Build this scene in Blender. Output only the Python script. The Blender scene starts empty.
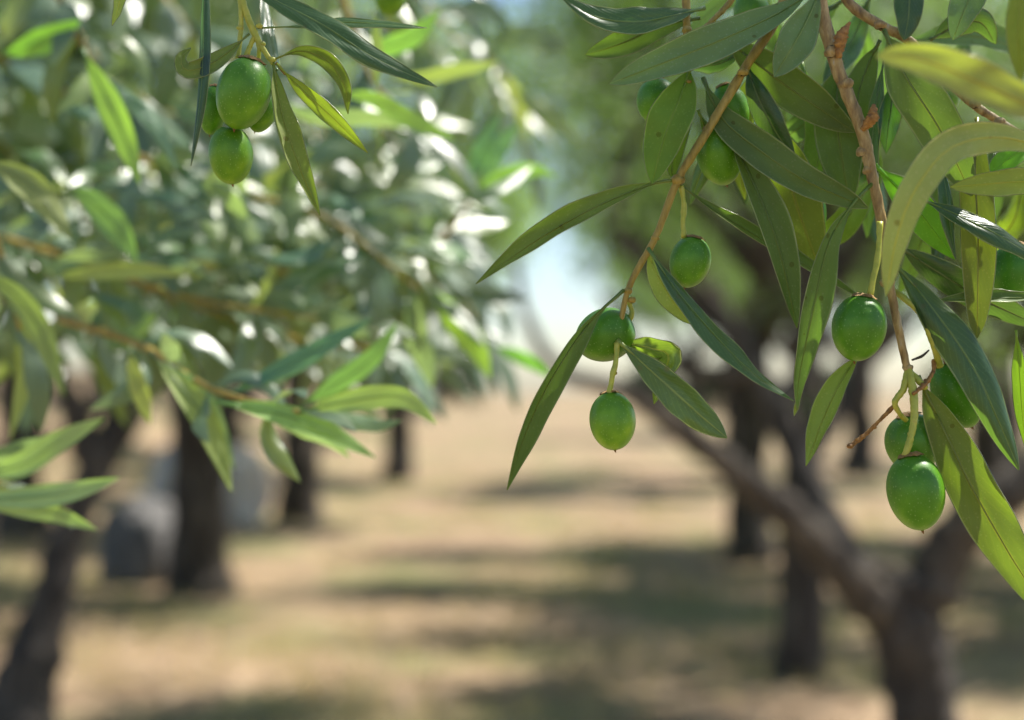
import bpy, math, random
from mathutils import Vector, Matrix, noise as mnoise

random.seed(7)
C = bpy.context.scene.collection
R = math.radians
FPX = 1422.2
HOR = 391.0
CAM = Vector((0, 0, 1.6))
PITCH = math.atan((HOR - 360) / FPX)
Fw = Vector((0, math.cos(PITCH), math.sin(PITCH)))
Up = Vector((0, -math.sin(PITCH), math.cos(PITCH)))
Rt = Vector((1, 0, 0))


def P(px, py, d):
    return CAM + Fw * d + Rt * ((px - 512) / FPX * d) + Up * ((360 - py) / FPX * d)


SUN_EL, SUN_AZ = 57, 62       # azimuth to the right of straight ahead
SUND = Vector((math.cos(R(SUN_EL)) * math.sin(R(SUN_AZ)), math.cos(R(SUN_EL)) * math.cos(R(SUN_AZ)), math.sin(R(SUN_EL))))

# ------------------------------------------------------------------ helpers
def tag(o, label=None, cat=None, group=None, kind=None):
    if label: o['label'] = label
    if cat: o['category'] = cat
    if group: o['group'] = group
    if kind: o['kind'] = kind
    return o


def empty(name, loc, label, cat, group=None):
    o = bpy.data.objects.new(name, None)
    o.empty_display_size = 0.05
    C.objects.link(o)
    o.location = loc
    return tag(o, label, cat, group)


class MB:
    def __init__(s):
        s.v, s.f, s.uv = [], [], []          # uv per vertex

    def add(s, vs, fs, uvs=None):
        k = len(s.v)
        s.v += [tuple(a) for a in vs]
        s.f += [tuple(i + k for i in f) for f in fs]
        s.uv += uvs if uvs else [(0.0, 0.0)] * len(vs)

    def mesh(s, name, mats, origin=None, smooth=True):
        me = bpy.data.meshes.new(name)
        if origin is not None:
            o = Vector(origin)
            s.v = [(a[0] - o.x, a[1] - o.y, a[2] - o.z) for a in s.v]
        me.from_pydata(s.v, [], s.f)
        ul = me.uv_layers.new(name='UVMap')
        flat = []
        for p in me.polygons:
            for vi in p.vertices:
                flat += s.uv[vi]
        ul.data.foreach_set('uv', flat)
        if smooth:
            me.polygons.foreach_set('use_smooth', [True] * len(me.polygons))
        for m in (mats if isinstance(mats, (list, tuple)) else [mats]):
            me.materials.append(m)
        me.update()
        return me


def place(name, me, parent, wpos):
    """link mesh object at world position wpos under parent (parents are never rotated when this is used)"""
    o = bpy.data.objects.new(name, me)
    C.objects.link(o)
    if parent is not None:
        o.parent = parent
        base = Vector(parent.location)
        if parent.parent is not None:
            base = base + Vector(parent.parent.location)
        o.location = Vector(wpos) - base
    else:
        o.location = wpos
    return o


def catmull(pts, n):
    pts = [Vector(p) for p in pts]
    if len(pts) == 2:
        return [pts[0].lerp(pts[1], i / n) for i in range(n + 1)]
    ex = [pts[0] * 2 - pts[1]] + pts + [pts[-1] * 2 - pts[-2]]
    m = len(pts) - 1
    # arc length parameter
    L = [0]
    for i in range(m): L.append(L[-1] + (pts[i + 1] - pts[i]).length)
    out = []
    for i in range(n + 1):
        s = L[-1] * i / n
        k = 0
        while k < m - 1 and L[k + 1] < s: k += 1
        t = (s - L[k]) / max(1e-9, (L[k + 1] - L[k]))
        p0, p1, p2, p3 = ex[k], ex[k + 1], ex[k + 2], ex[k + 3]
        out.append(0.5 * ((2 * p1) + (p2 - p0) * t + (2 * p0 - 5 * p1 + 4 * p2 - p3) * t * t + (3 * p1 - p0 - 3 * p2 + p3) * t ** 3))
    return out


def tube(mb, pts, radii, sides=8, rough=0.0, n=None, rfreq=3.0, cap=True):
    """smooth tapered tube through pts"""
    if n is None: n = max(4, len(pts) * 4)
    cl = catmull(pts, n)
    m = len(radii) - 1
    vs, fs, uv = [], [], []
    prev = None
    for i, p in enumerate(cl):
        T = (cl[min(i + 1, n)] - cl[max(i - 1, 0)]).normalized()
        if prev is None:
            a = Vector((1, 0, 0)) if abs(T.x) < 0.8 else Vector((0, 1, 0))
            prev = T.cross(a).normalized()
        prev = (prev - T * prev.dot(T)).normalized()
        B = T.cross(prev)
        q = i / n * m
        k = min(int(q), m - 1)
        r = radii[k] + (radii[k + 1] - radii[k]) * (q - k)
        for j in range(sides):
            a = 2 * math.pi * j / sides
            dv = prev * math.cos(a) + B * math.sin(a)
            rr = r
            if rough:
                rr = r * (1 + rough * mnoise.noise((p + dv * r) * rfreq / max(r, 1e-4) * 0.5))
            vs.append(p + dv * rr)
            uv.append((j / sides, i / n))
    for i in range(n):
        for j in range(sides):
            j2 = (j + 1) % sides
            fs.append((i * sides + j, i * sides + j2, (i + 1) * sides + j2, (i + 1) * sides + j))
    if cap:
        fs.append(tuple(range(sides))[::-1])
        fs.append(tuple(n * sides + j for j in range(sides)))
    mb.add(vs, fs, uv)


# ------------------------------------------------------------------ materials
def newmat(name):
    m = bpy.data.materials.new(name)
    m.use_nodes = True
    nt = m.node_tree
    nt.nodes.clear()
    out = nt.nodes.new('ShaderNodeOutputMaterial')
    return m, nt, out


def N(nt, t, **kw):
    n = nt.nodes.new(t)
    for k, v in kw.items():
        if k in n.inputs: n.inputs[k].default_value = v
        else: setattr(n, k, v)
    return n


def mathn(nt, op, a, b=None, c=None, clamp=False):
    n = nt.nodes.new('ShaderNodeMath')
    n.operation = op
    n.use_clamp = clamp
    for i, v in enumerate((a, b, c)):
        if v is None: continue
        if isinstance(v, (int, float)): n.inputs[i].default_value = v
        else: nt.links.new(v, n.inputs[i])
    return n.outputs[0]


def mixc(nt, fac, a, b, blend='MIX'):
    n = nt.nodes.new('ShaderNodeMix')
    n.data_type = 'RGBA'
    n.blend_type = blend
    for s, v in ((0, fac), (6, a), (7, b)):
        if isinstance(v, (int, float)): n.inputs[s].default_value = v
        elif isinstance(v, tuple): n.inputs[s].default_value = (*v, 1)
        else: nt.links.new(v, n.inputs[s])
    return n.outputs[2]


def ramp(nt, fac, stops):
    n = nt.nodes.new('ShaderNodeValToRGB')
    cr = n.color_ramp
    while len(cr.elements) < len(stops): cr.elements.new(0.5)
    for e, (p, c) in zip(cr.elements, stops):
        e.position = p
        e.color = (*c, 1) if len(c) == 3 else c
    nt.links.new(fac, n.inputs[0])
    return n.outputs[0]


def leaf_material(name, objcolor=True, top=(0.022, 0.050, 0.019), under=(0.145, 0.205, 0.085),
                  trans=(0.19, 0.33, 0.03), tfac=0.30, rough=0.30, detail=True, spec=0.5):
    m, nt, out = newmat(name)
    L = nt.links.new
    geo = N(nt, 'ShaderNodeNewGeometry')
    uv = N(nt, 'ShaderNodeTexCoord')
    topc, undc, trc = top, under, trans
    if detail:
        sep = N(nt, 'ShaderNodeSeparateXYZ')
        L(uv.outputs['UV'], sep.inputs[0])
        au = mathn(nt, 'ABSOLUTE', mathn(nt, 'SUBTRACT', sep.outputs[0], 0.5))
        mid = mathn(nt, 'SUBTRACT', 1.0, mathn(nt, 'DIVIDE', au, 0.045), clamp=True)      # midrib
        edge = mathn(nt, 'MULTIPLY', mathn(nt, 'SUBTRACT', au, 0.462), 30.0, clamp=True)  # pale margin
        nz = N(nt, 'ShaderNodeTexNoise', Scale=140.0, Detail=5.0, Roughness=0.6)
        L(uv.outputs['Object'], nz.inputs['Vector'])
        big = N(nt, 'ShaderNodeTexNoise', Scale=38.0, Detail=3.0)
        L(uv.outputs['Object'], big.inputs['Vector'])
        vor = N(nt, 'ShaderNodeTexVoronoi', Scale=700.0)
        L(uv.outputs['Object'], vor.inputs['Vector'])
        speck = mathn(nt, 'MULTIPLY', mathn(nt, 'LESS_THAN', vor.outputs['Distance'], 0.22), 0.35)
        # oblique side veins
        vn = mathn(nt, 'SINE', mathn(nt, 'ADD', mathn(nt, 'MULTIPLY', sep.outputs[1], 95.0),
                                     mathn(nt, 'ADD', mathn(nt, 'MULTIPLY', au, -46.0), mathn(nt, 'MULTIPLY', nz.outputs[0], 5.0))))
        vein = mathn(nt, 'MULTIPLY', mathn(nt, 'POWER', mathn(nt, 'MAXIMUM', vn, 0.0), 6.0), 0.22)
        # sparse blemishes
        v2 = N(nt, 'ShaderNodeTexVoronoi', Scale=95.0)
        L(uv.outputs['Object'], v2.inputs['Vector'])
        blem = mathn(nt, 'MULTIPLY', mathn(nt, 'LESS_THAN', v2.outputs['Distance'], 0.085), 0.75)
        val = mathn(nt, 'ADD', mathn(nt, 'MULTIPLY', big.outputs[0], 0.9), 0.55)
        topc = mixc(nt, 1.0, top, val, 'MULTIPLY')
        undc = mixc(nt, 1.0, under, val, 'MULTIPLY')
        undc = mixc(nt, mathn(nt, 'MULTIPLY', nz.outputs[0], 0.6), undc, (0.10, 0.105, 0.045))
        undc = mixc(nt, speck, undc, (0.27, 0.28, 0.18))
        topc = mixc(nt, speck, topc, (0.10, 0.15, 0.07))
        topc = mixc(nt, vein, topc, (0.10, 0.16, 0.04))
        undc = mixc(nt, vein, undc, (0.12, 0.15, 0.05))
        topc = mixc(nt, mathn(nt, 'MULTIPLY', mid, 0.85), topc, (0.20, 0.26, 0.06))
        undc = mixc(nt, mathn(nt, 'MULTIPLY', mid, 0.85), undc, (0.24, 0.27, 0.07))
        topc = mixc(nt, mathn(nt, 'MULTIPLY', edge, 0.85), topc, (0.46, 0.52, 0.20))
        undc = mixc(nt, mathn(nt, 'MULTIPLY', edge, 0.7), undc, (0.50, 0.54, 0.28))
        topc = mixc(nt, blem, topc, (0.05, 0.03, 0.015))
        undc = mixc(nt, blem, undc, (0.07, 0.045, 0.02))
        trc = mixc(nt, mathn(nt, 'MULTIPLY', mid, 0.8), trans, (0.45, 0.50, 0.06))
        trc = mixc(nt, vein, trc, (0.34, 0.48, 0.06))
        trc = mixc(nt, 1.0, trc, val, 'MULTIPLY')
    col = mixc(nt, geo.outputs['Backfacing'], topc, undc)
    if objcolor:
        oi = N(nt, 'ShaderNodeObjectInfo')
        col = mixc(nt, 1.0, col, oi.outputs['Color'], 'MULTIPLY')
        trc = mixc(nt, 1.0, trc, oi.outputs['Color'], 'MULTIPLY')
    else:
        rv = ramp(nt, geo.outputs['Random Per Island'], [(0.0, (0.65, 0.85, 0.85)), (0.5, (1, 1.05, 1)), (0.85, (1.25, 1.3, 0.9)), (1.0, (1.7, 1.6, 0.6))])
        col = mixc(nt, 1.0, col, rv, 'MULTIPLY')
        trc = mixc(nt, 1.0, trc, rv, 'MULTIPLY')
    pr = N(nt, 'ShaderNodeBsdfPrincipled')
    L(col, pr.inputs['Base Color'])
    rg = mathn(nt, 'ADD', mathn(nt, 'MULTIPLY', geo.outputs['Backfacing'], 0.30), rough)
    L(rg, pr.inputs['Roughness'])
    pr.inputs['IOR'].default_value = 1.6
    L(mathn(nt, 'MULTIPLY_ADD', geo.outputs['Backfacing'], -0.32, spec), pr.inputs['Specular IOR Level'])
    tr = N(nt, 'ShaderNodeBsdfTranslucent')
    if isinstance(trc, tuple): tr.inputs[0].default_value = (*trc, 1)
    else: L(trc, tr.inputs[0])
    if detail:
        h = mathn(nt, 'ADD', mathn(nt, 'MULTIPLY', nz.outputs[0], 0.5),
                  mathn(nt, 'ADD', mathn(nt, 'MULTIPLY', mid, -0.8), mathn(nt, 'MULTIPLY', vein, -1.2)))
        bp = N(nt, 'ShaderNodeBump', Strength=0.35, Distance=0.0004)
        L(h, bp.inputs['Height'])
        L(bp.outputs[0], pr.inputs['Normal'])
    mx = N(nt, 'ShaderNodeMixShader', Fac=tfac)
    L(pr.outputs[0], mx.inputs[1])
    L(tr.outputs[0], mx.inputs[2])
    L(mx.outputs[0], out.inputs[0])
    return m


M_LEAF = leaf_material('olive_leaf')
M_LEAFMID = leaf_material('olive_leaf_spray', top=(0.075, 0.125, 0.070), under=(0.30, 0.35, 0.24), trans=(0.30, 0.42, 0.10), tfac=0.32, rough=0.40, detail=False, spec=1.0)
M_CROWN = leaf_material('olive_crown', objcolor=False, top=(0.055, 0.090, 0.050), under=(0.19, 0.23, 0.15), trans=(0.27, 0.42, 0.08), tfac=0.42, rough=0.24, detail=False, spec=0.8)
M_SHRUB = leaf_material('dark_shrub', objcolor=False, top=(0.022, 0.04, 0.02), under=(0.03, 0.05, 0.03), trans=(0.04, 0.07, 0.02), tfac=0.2, rough=0.6, detail=False)


def simple_noise_mat(name, stops, scale=20, rough=0.8, bump=0.3, dist=0.01, stretch=(1, 1, 1), sss=0, detail=6, spec=0.5):
    m, nt, out = newmat(name)
    L = nt.links.new
    tc = N(nt, 'ShaderNodeTexCoord')
    mp = N(nt, 'ShaderNodeMapping')
    mp.inputs['Scale'].default_value = stretch
    L(tc.outputs['Object'], mp.inputs[0])
    nz = N(nt, 'ShaderNodeTexNoise', Scale=float(scale), Detail=float(detail), Roughness=0.62)
    L(mp.outputs[0], nz.inputs['Vector'])
    col = ramp(nt, nz.outputs[0], stops)
    pr = N(nt, 'ShaderNodeBsdfPrincipled', Roughness=rough)
    pr.inputs['Specular IOR Level'].default_value = spec
    L(col, pr.inputs['Base Color'])
    bp = N(nt, 'ShaderNodeBump', Strength=bump, Distance=dist)
    L(nz.outputs[0], bp.inputs['Height'])
    L(bp.outputs[0], pr.inputs['Normal'])
    if sss:
        pr.inputs['Subsurface Weight'].default_value = sss
        pr.inputs['Subsurface Radius'].default_value = (0.002, 0.003, 0.001)
        pr.inputs['Subsurface Scale'].default_value = 1.0
    L(pr.outputs[0], out.inputs[0])
    return m


M_STEM = simple_noise_mat('twig_bark', [(0.3, (0.20, 0.135, 0.02)), (0.5, (0.34, 0.245, 0.04)), (0.68, (0.42, 0.29, 0.06)), (0.82, (0.5, 0.40, 0.18))], scale=520, rough=0.45, bump=1.0, dist=0.0009, stretch=(1, 1, 0.25))
M_STEMD = simple_noise_mat('old_twig_bark', [(0.3, (0.14, 0.085, 0.03)), (0.48, (0.32, 0.21, 0.075)), (0.6, (0.46, 0.33, 0.13)), (0.75, (0.46, 0.40, 0.30))], scale=420, rough=0.5, bump=1.0, dist=0.0012, stretch=(1, 1, 0.3))
M_MARGIN = simple_noise_mat('leaf_margin', [(0.3, (0.10, 0.14, 0.045)), (0.7, (0.30, 0.34, 0.13))], scale=150, rough=0.22, bump=0.0, dist=0.0001)
M_STALK = simple_noise_mat('fruit_stalk', [(0.3, (0.30, 0.34, 0.04)), (0.6, (0.48, 0.47, 0.07)), (0.8, (0.42, 0.28, 0.06))], scale=260, rough=0.45, bump=0.3, dist=0.0004, sss=0.25)
M_DRY = simple_noise_mat('dried_stalk', [(0.3, (0.14, 0.06, 0.015)), (0.7, (0.50, 0.25, 0.06))], scale=500, rough=0.6, bump=0.9, dist=0.0008)
M_CALYX = simple_noise_mat('calyx', [(0.3, (0.16, 0.07, 0.02)), (0.6, (0.52, 0.30, 0.08)), (0.8, (0.7, 0.52, 0.2))], scale=700, rough=0.6, bump=0.8, dist=0.0006)
M_BARK = simple_noise_mat('olive_bark', [(0.25, (0.013, 0.010, 0.008)), (0.5, (0.046, 0.036, 0.028)), (0.72, (0.14, 0.115, 0.09))], scale=9, rough=0.9, bump=1.0, dist=0.04, stretch=(1, 1, 0.3))
M_BARKW = simple_noise_mat('limb_bark', [(0.3, (0.025, 0.018, 0.013)), (0.5, (0.065, 0.050, 0.036)), (0.68, (0.19, 0.155, 0.115))], scale=16, rough=0.9, bump=0.8, dist=0.02, stretch=(1, 1, 0.4))
M_ROCKG = simple_noise_mat('grey_rock', [(0.3, (0.06, 0.057, 0.056)), (0.6, (0.13, 0.125, 0.122)), (0.8, (0.22, 0.21, 0.2))], scale=4, rough=0.85, bump=0.6, dist=0.05)
M_ROCKW = simple_noise_mat('pale_rock', [(0.3, (0.36, 0.33, 0.31)), (0.6, (0.56, 0.52, 0.49)), (0.8, (0.68, 0.64, 0.6))], scale=4, rough=0.85, bump=0.6, dist=0.05)


def olive_mat():
    m, nt, out = newmat('green_olive_skin')
    L = nt.links.new
    tc = N(nt, 'ShaderNodeTexCoord')
    sep = N(nt, 'ShaderNodeSeparateXYZ')
    L(tc.outputs['Generated'], sep.inputs[0])
    big = N(nt, 'ShaderNodeTexNoise', Scale=2.2, Detail=4.0)
    L(tc.outputs['Generated'], big.inputs['Vector'])
    oi = N(nt, 'ShaderNodeObjectInfo')
    col = ramp(nt, mathn(nt, 'ADD', mathn(nt, 'MULTIPLY', big.outputs[0], 0.75), mathn(nt, 'MULTIPLY', mathn(nt, 'SUBTRACT', 0.5, sep.outputs[2]), 0.16)),
               [(0.2, (0.060, 0.180, 0.005)), (0.42, (0.10, 0.26, 0.008)), (0.6, (0.18, 0.36, 0.014))])
    col = mixc(nt, 1.0, col, oi.outputs['Color'], 'MULTIPLY')
    vor = N(nt, 'ShaderNodeTexVoronoi', Scale=15.0, Randomness=1.0)
    L(tc.outputs['Generated'], vor.inputs['Vector'])
    sp = mathn(nt, 'SUBTRACT', 1.0, mathn(nt, 'DIVIDE', vor.outputs['Distance'], 0.24), clamp=True)
    vor2 = N(nt, 'ShaderNodeTexVoronoi', Scale=34.0, Randomness=1.0)
    L(tc.outputs['Generated'], vor2.inputs['Vector'])
    sp2 = mathn(nt, 'SUBTRACT', 1.0, mathn(nt, 'DIVIDE', vor2.outputs['Distance'], 0.18), clamp=True)
    col = mixc(nt, mathn(nt, 'MULTIPLY', mathn(nt, 'ADD', sp, mathn(nt, 'MULTIPLY', sp2, 0.8)), 0.5), col, (0.42, 0.60, 0.20))
    pr = N(nt, 'ShaderNodeBsdfPrincipled', Roughness=0.38)
    pr.inputs['Specular IOR Level'].default_value = 0.38
    L(col, pr.inputs['Base Color'])
    fz = N(nt, 'ShaderNodeTexNoise', Scale=60.0, Detail=3.0)
    L(tc.outputs['Generated'], fz.inputs['Vector'])
    L(mathn(nt, 'ADD', mathn(nt, 'MULTIPLY', fz.outputs[0], 0.2), 0.28), pr.inputs['Roughness'])
    pr.inputs['Subsurface Weight'].default_value = 0.25
    pr.inputs['Subsurface Radius'].default_value = (0.0025, 0.004, 0.001)
    pr.inputs['Subsurface Scale'].default_value = 1.0
    pr.inputs['Sheen Weight'].default_value = 0.0
    pr.inputs['Sheen Roughness'].default_value = 0.4
    bp = N(nt, 'ShaderNodeBump', Strength=0.12, Distance=0.0004)
    L(mathn(nt, 'ADD', fz.outputs[0], sp), bp.inputs['Height'])
    L(bp.outputs[0], pr.inputs['Normal'])
    L(pr.outputs[0], out.inputs[0])
    return m


M_OLIVE = olive_mat()


def ground_mat():
    m, nt, out = newmat('dry_ground')
    L = nt.links.new
    tc = N(nt, 'ShaderNodeTexCoord')
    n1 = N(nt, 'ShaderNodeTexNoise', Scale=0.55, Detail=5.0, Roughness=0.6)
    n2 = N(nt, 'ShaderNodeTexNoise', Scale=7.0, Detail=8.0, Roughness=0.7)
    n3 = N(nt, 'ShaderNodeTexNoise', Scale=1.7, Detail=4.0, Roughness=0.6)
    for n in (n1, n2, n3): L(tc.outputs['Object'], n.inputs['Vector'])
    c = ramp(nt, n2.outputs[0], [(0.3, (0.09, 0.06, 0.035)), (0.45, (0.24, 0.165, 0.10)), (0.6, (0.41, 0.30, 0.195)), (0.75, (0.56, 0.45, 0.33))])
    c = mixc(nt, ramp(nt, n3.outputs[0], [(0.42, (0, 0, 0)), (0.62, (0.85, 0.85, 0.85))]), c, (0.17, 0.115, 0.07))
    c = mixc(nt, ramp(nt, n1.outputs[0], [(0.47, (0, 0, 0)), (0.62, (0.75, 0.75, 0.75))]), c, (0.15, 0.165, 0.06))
    pr = N(nt, 'ShaderNodeBsdfPrincipled', Roughness=0.95)
    pr.inputs['Specular IOR Level'].default_value = 0.2
    L(c, pr.inputs['Base Color'])
    bp = N(nt, 'ShaderNodeBump', Strength=0.7, Distance=0.04)
    L(n2.outputs[0], bp.inputs['Height'])
    L(bp.outputs[0], pr.inputs['Normal'])
    L(pr.outputs[0], out.inputs[0])
    return m


# ------------------------------------------------------------------ leaf and olive building
def leaf_geometry(mb, cl_pts, width, Nfun, n=18, m=8, pet=0.07, fold=0.25, curl=0.35, a=0.92, b=0.85, wob=0.0, seed=0, petr=0.0006, twist=0.0, fine=True, margin=None):
    """ribbon leaf along cl_pts; Nfun(T, p) gives the direction of its upper face"""
    cl = catmull(cl_pts, n)
    vs, uv, fs = [], [], []
    rows = []
    for i, p in enumerate(cl):
        T = (cl[min(i + 1, n)] - cl[max(i - 1, 0)]).normalized()
        Nn = Nfun(T, p)
        Nn = (Nn - T * Nn.dot(T)).normalized()
        t = i / n
        if twist:
            Nn = Matrix.Rotation(twist * (t - 0.5), 3, T) @ Nn
        S = T.cross(Nn)
        tt = max(0.0, (t - pet) / (1 - pet))
        hw = 0.5 * width * (math.sin(math.pi * tt ** a) ** b if 0 < tt < 1 else 0.0)
        hw = max(hw, petr * 0.9 if i < n else petr * 0.25)
        row = []
        for j in range(m + 1):
            u = -1 + 2 * j / m
            z = fold * abs(u) * hw - curl * u * u * hw
            w = hw * (1 + 0.05 * mnoise.noise(Vector((t * 5 + seed * 3.1, seed + (1 if u > 0 else 0), 0))))
            if wob:
                z += wob * hw * mnoise.noise(Vector((t * 6, u * 1.5, seed))) * (0.4 + abs(u))
            shrink = 1.0 - 0.25 * max(0, abs(curl)) * u * u * 0.5
            row.append(len(vs))
            vs.append(p + S * (u * w * shrink) + Nn * z)
            uv.append(((u + 1) / 2, t))
        rows.append(row)
    v0 = [vs[k] for k in (rows[n // 2][0], rows[n // 2][1], rows[n // 2 + 1][1])]
    nn = (v0[1] - v0[0]).cross(v0[2] - v0[0])
    T = (cl[n // 2 + 1] - cl[n // 2]).normalized()
    flip = nn.dot(Nfun(T, cl[n // 2])) < 0
    for i in range(n):
        for j in range(m):
            f = (rows[i][j], rows[i][j + 1], rows[i + 1][j + 1], rows[i + 1][j])
            fs.append(f[::-1] if flip else f)
    mb.add(vs, fs, uv)
    if margin is not None:
        k0 = int(n * pet) + 1
        for col in (0, m):
            edge_pts = [vs[rows[i][col]] for i in range(k0, n + 1)]
            tube(margin, edge_pts, [0.00007, 0.00012, 0.00015, 0.00013, 0.00008], sides=5, n=(n - k0) * 2)
    if fine:
        k = max(2, int(n * (pet + 0.12)))
        pm = MB()
        tube(pm, cl[:k + 1], [petr * 1.25, petr * 0.9, petr * 0.3], sides=6, n=k)
        mb.add(pm.v, pm.f, [(0.5, 0.0)] * len(pm.v))
        # raised midrib on the underside
        pm = MB()
        rib = []
        for i in range(k, n):
            T = (cl[i + 1] - cl[i - 1]).normalized()
            Nn = Nfun(T, cl[i])
            rib.append(cl[i] - (Nn - T * Nn.dot(T)).normalized() * petr * 0.15)
        tube(pm, rib, [petr * 0.55, petr * 0.4, petr * 0.12], sides=5, n=len(rib) - 1)
        mb.add(pm.v, pm.f, [(0.5, 0.5)] * len(pm.v))


def pick(pts, d):
    return [P(p[0], p[1], p[2] if len(p) > 2 else d) for p in pts]


def leaf(br, pts, w, d=0.46, face='under', roll=0, fold=0.25, curl=0.35, tint=(1, 1, 1), pet=0.07, a=0.92, b=0.85, wob=0.25, twist=0, mat=None, label=None, sun=0.0):
    """one leaf of branch br. pts run from stalk to tip; w = apparent width in px"""
    wp = pick(pts, d)
    dm = (wp[len(wp) // 2] - CAM).dot(Fw)
    width = w / FPX * dm / max(0.25, math.cos(R(roll)))
    sgn = 1 if face == 'top' else -1
    hv = (SUND + (CAM - wp[len(wp) // 2]).normalized()).normalized()
    if sun:
        T0 = (wp[-1] - wp[0]).normalized()
        V0 = (CAM - wp[len(wp) // 2]).normalized()
        pr = lambda a: (a - T0 * a.dot(T0)).normalized()
        width = width * math.cos(R(roll)) / max(0.3, pr(pr(V0).lerp(pr(hv), sun)).dot(pr(V0)))

    def Nf(T, p):
        V = (CAM - p).normalized()
        n0 = (V - T * V.dot(T)).normalized() * sgn
        if sun:
            h0 = (hv - T * hv.dot(T)).normalized()
            return n0.lerp(h0, sun).normalized()
        return Matrix.Rotation(R(roll), 3, T) @ n0
    mb = MB()
    mg = MB() if mat is None and dm < .5 else None
    leaf_geometry(mb, wp, width, Nf, margin=mg, pet=pet, fold=fold, curl=curl, a=a, b=b, wob=wob, seed=random.random() * 50, twist=R(twist),
                  petr=min(0.0007, width * 0.06) if dm < 0.7 else width * 0.06)
    nf = len(mb.f)
    if mg: mb.add(mg.v, mg.f)
    me = mb.mesh('leaf', [mat or M_LEAF, M_MARGIN], wp[0])
    if mg:
        for q in range(nf, len(me.polygons)): me.polygons[q].material_index = 1
    o = place('leaf', me, br, wp[0])
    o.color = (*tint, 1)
    if label: o['label'] = label
    return o


def olive_mesh():
    mb = MB()
    nu, nv = 32, 24
    vs, fs = [], []
    for j in range(1, nv):
        ph = math.pi * j / nv
        z = math.cos(ph)
        r = math.sin(ph)
        r *= 1 + 0.05 * z          # a touch fuller at the stalk end
        if z > 0.93: z -= (z - 0.93) * 0.6
        for i in range(nu):
            a = 2 * math.pi * i / nu
            rr = r * (1 + 0.012 * math.sin(3 * a + 1) + 0.008 * math.sin(5 * a))
            vs.append((rr * math.cos(a), rr * math.sin(a), z))
    vs.append((0, 0, 0.94)); vs.append((0, 0, -1.015))
    t, bt = len(vs) - 2, len(vs) - 1
    for j in range(nv - 2):
        for i in range(nu):
            i2 = (i + 1) % nu
            fs.append((j * nu + i, (j + 1) * nu + i, (j + 1) * nu + i2, j * nu + i2))
    for i in range(nu):
        i2 = (i + 1) % nu
        fs.append((t, i, i2))
        fs.append((bt, (nv - 2) * nu + i2, (nv - 2) * nu + i))
    mb.add(vs, fs)
    return mb.mesh('olive', M_OLIVE)


OLIVE_ME = olive_mesh()


def calyx_mesh():
    mb = MB()
    vs, fs = [], []
    k = 28
    rnd = random.Random(3)
    rings = [(0.12, 0.07), (0.25, 0.055), (0.36, 0.02), (0.44, -0.05)]
    for q, (r, z) in enumerate(rings):
        for i in range(k):
            a = 2 * math.pi * i / k
            rr = r * (1 + (0.22 * math.sin(4 * a + 0.5) + rnd.uniform(-.18, .18)) * (q / 3))
            vs.append((rr * math.cos(a), rr * math.sin(a), 0.97 + z + rnd.uniform(-.012, .03) * (q > 0)))
    for q in range(3):
        for i in range(k):
            i2 = (i + 1) % k
            fs.append((q * k + i, (q + 1) * k + i, (q + 1) * k + i2, q * k + i2))
    fs.append(tuple(range(k)))
    mb.add(vs, fs)
    return mb.mesh('calyx', M_CALYX)


def tip_mesh():
    mb = MB()
    tube(mb, [(0, 0, -0.99), (0.01, 0, -1.04), (0.03, 0.01, -1.09)], [0.06, 0.04, 0.015], sides=7, n=4)
    return mb.mesh('tip', M_DRY)


CALYX_ME, TIP_ME = calyx_mesh(), tip_mesh()


def olive(br, px, py, rx, rz, d=0.46, tilt=0, toward=0, tint=(1, 1, 1), stalk=None, spr=0.0008, calyx=True):
    """olive centred at a point; rx, rz half sizes in px; tilt turns it in the picture plane, toward leans its tip to the viewer"""
    c = P(px, py, d)
    o = place('olive', OLIVE_ME, br, c)
    s = d / FPX
    o.scale = (rx * s, rx * s, rz * s)
    o.rotation_euler = (R(toward) + PITCH, R(tilt), 0)
    o.color = (*tint, 1)
    for nm, me in (('calyx', CALYX_ME),) * bool(calyx) + (('tip', TIP_ME),):
        k = bpy.data.objects.new(nm, me)
        C.objects.link(k)
        k.parent = o
    if stalk:
        wp = pick(stalk, d)
        mb = MB()
        mid = len(wp) // 2
        tube(mb, wp, [spr * 1.3, spr * 0.9, spr * 1.25, spr * 0.95, spr * 1.35], sides=8, n=14, rough=0.25, rfreq=2)
        me = mb.mesh('stalk', M_STALK, wp[0])
        place('stalk', me, br, wp[0])
    return o


def stem(br, pts, radii_px, d=0.46, mat=None, name='stem', nodes=(), rough=0.22):
    wp = pick(pts, d)
    mb = MB()
    tube(mb, wp, [r / FPX * d for r in radii_px], sides=12, n=len(pts) * 8, rough=rough, rfreq=2.2)
    for (x, y, r) in nodes:                       # knobbly leaf scars
        c = P(x, y, d)
        rr = r / FPX * d
        vs, fs = [], []
        for j in range(1, 6):
            for i in range(10):
                a, ph = 2 * math.pi * i / 10, math.pi * j / 6
                v = Vector((math.sin(ph) * math.cos(a), math.sin(ph) * math.sin(a), math.cos(ph) * 0.75))
                vs.append(c + v * rr * (1 + 0.3 * mnoise.noise(v * 2 + c * 90)))
        for j in range(4):
            for i in range(10):
                fs.append((j * 10 + i, (j + 1) * 10 + i, (j + 1) * 10 + (i + 1) % 10, j * 10 + (i + 1) % 10))
        fs.append(tuple(range(10))[::-1]); fs.append(tuple(40 + i for i in range(10)))
        mb.add(vs, fs)
    me = mb.mesh(name, mat or M_STEM, wp[0])
    return place(name, me, br, wp[0])


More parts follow.
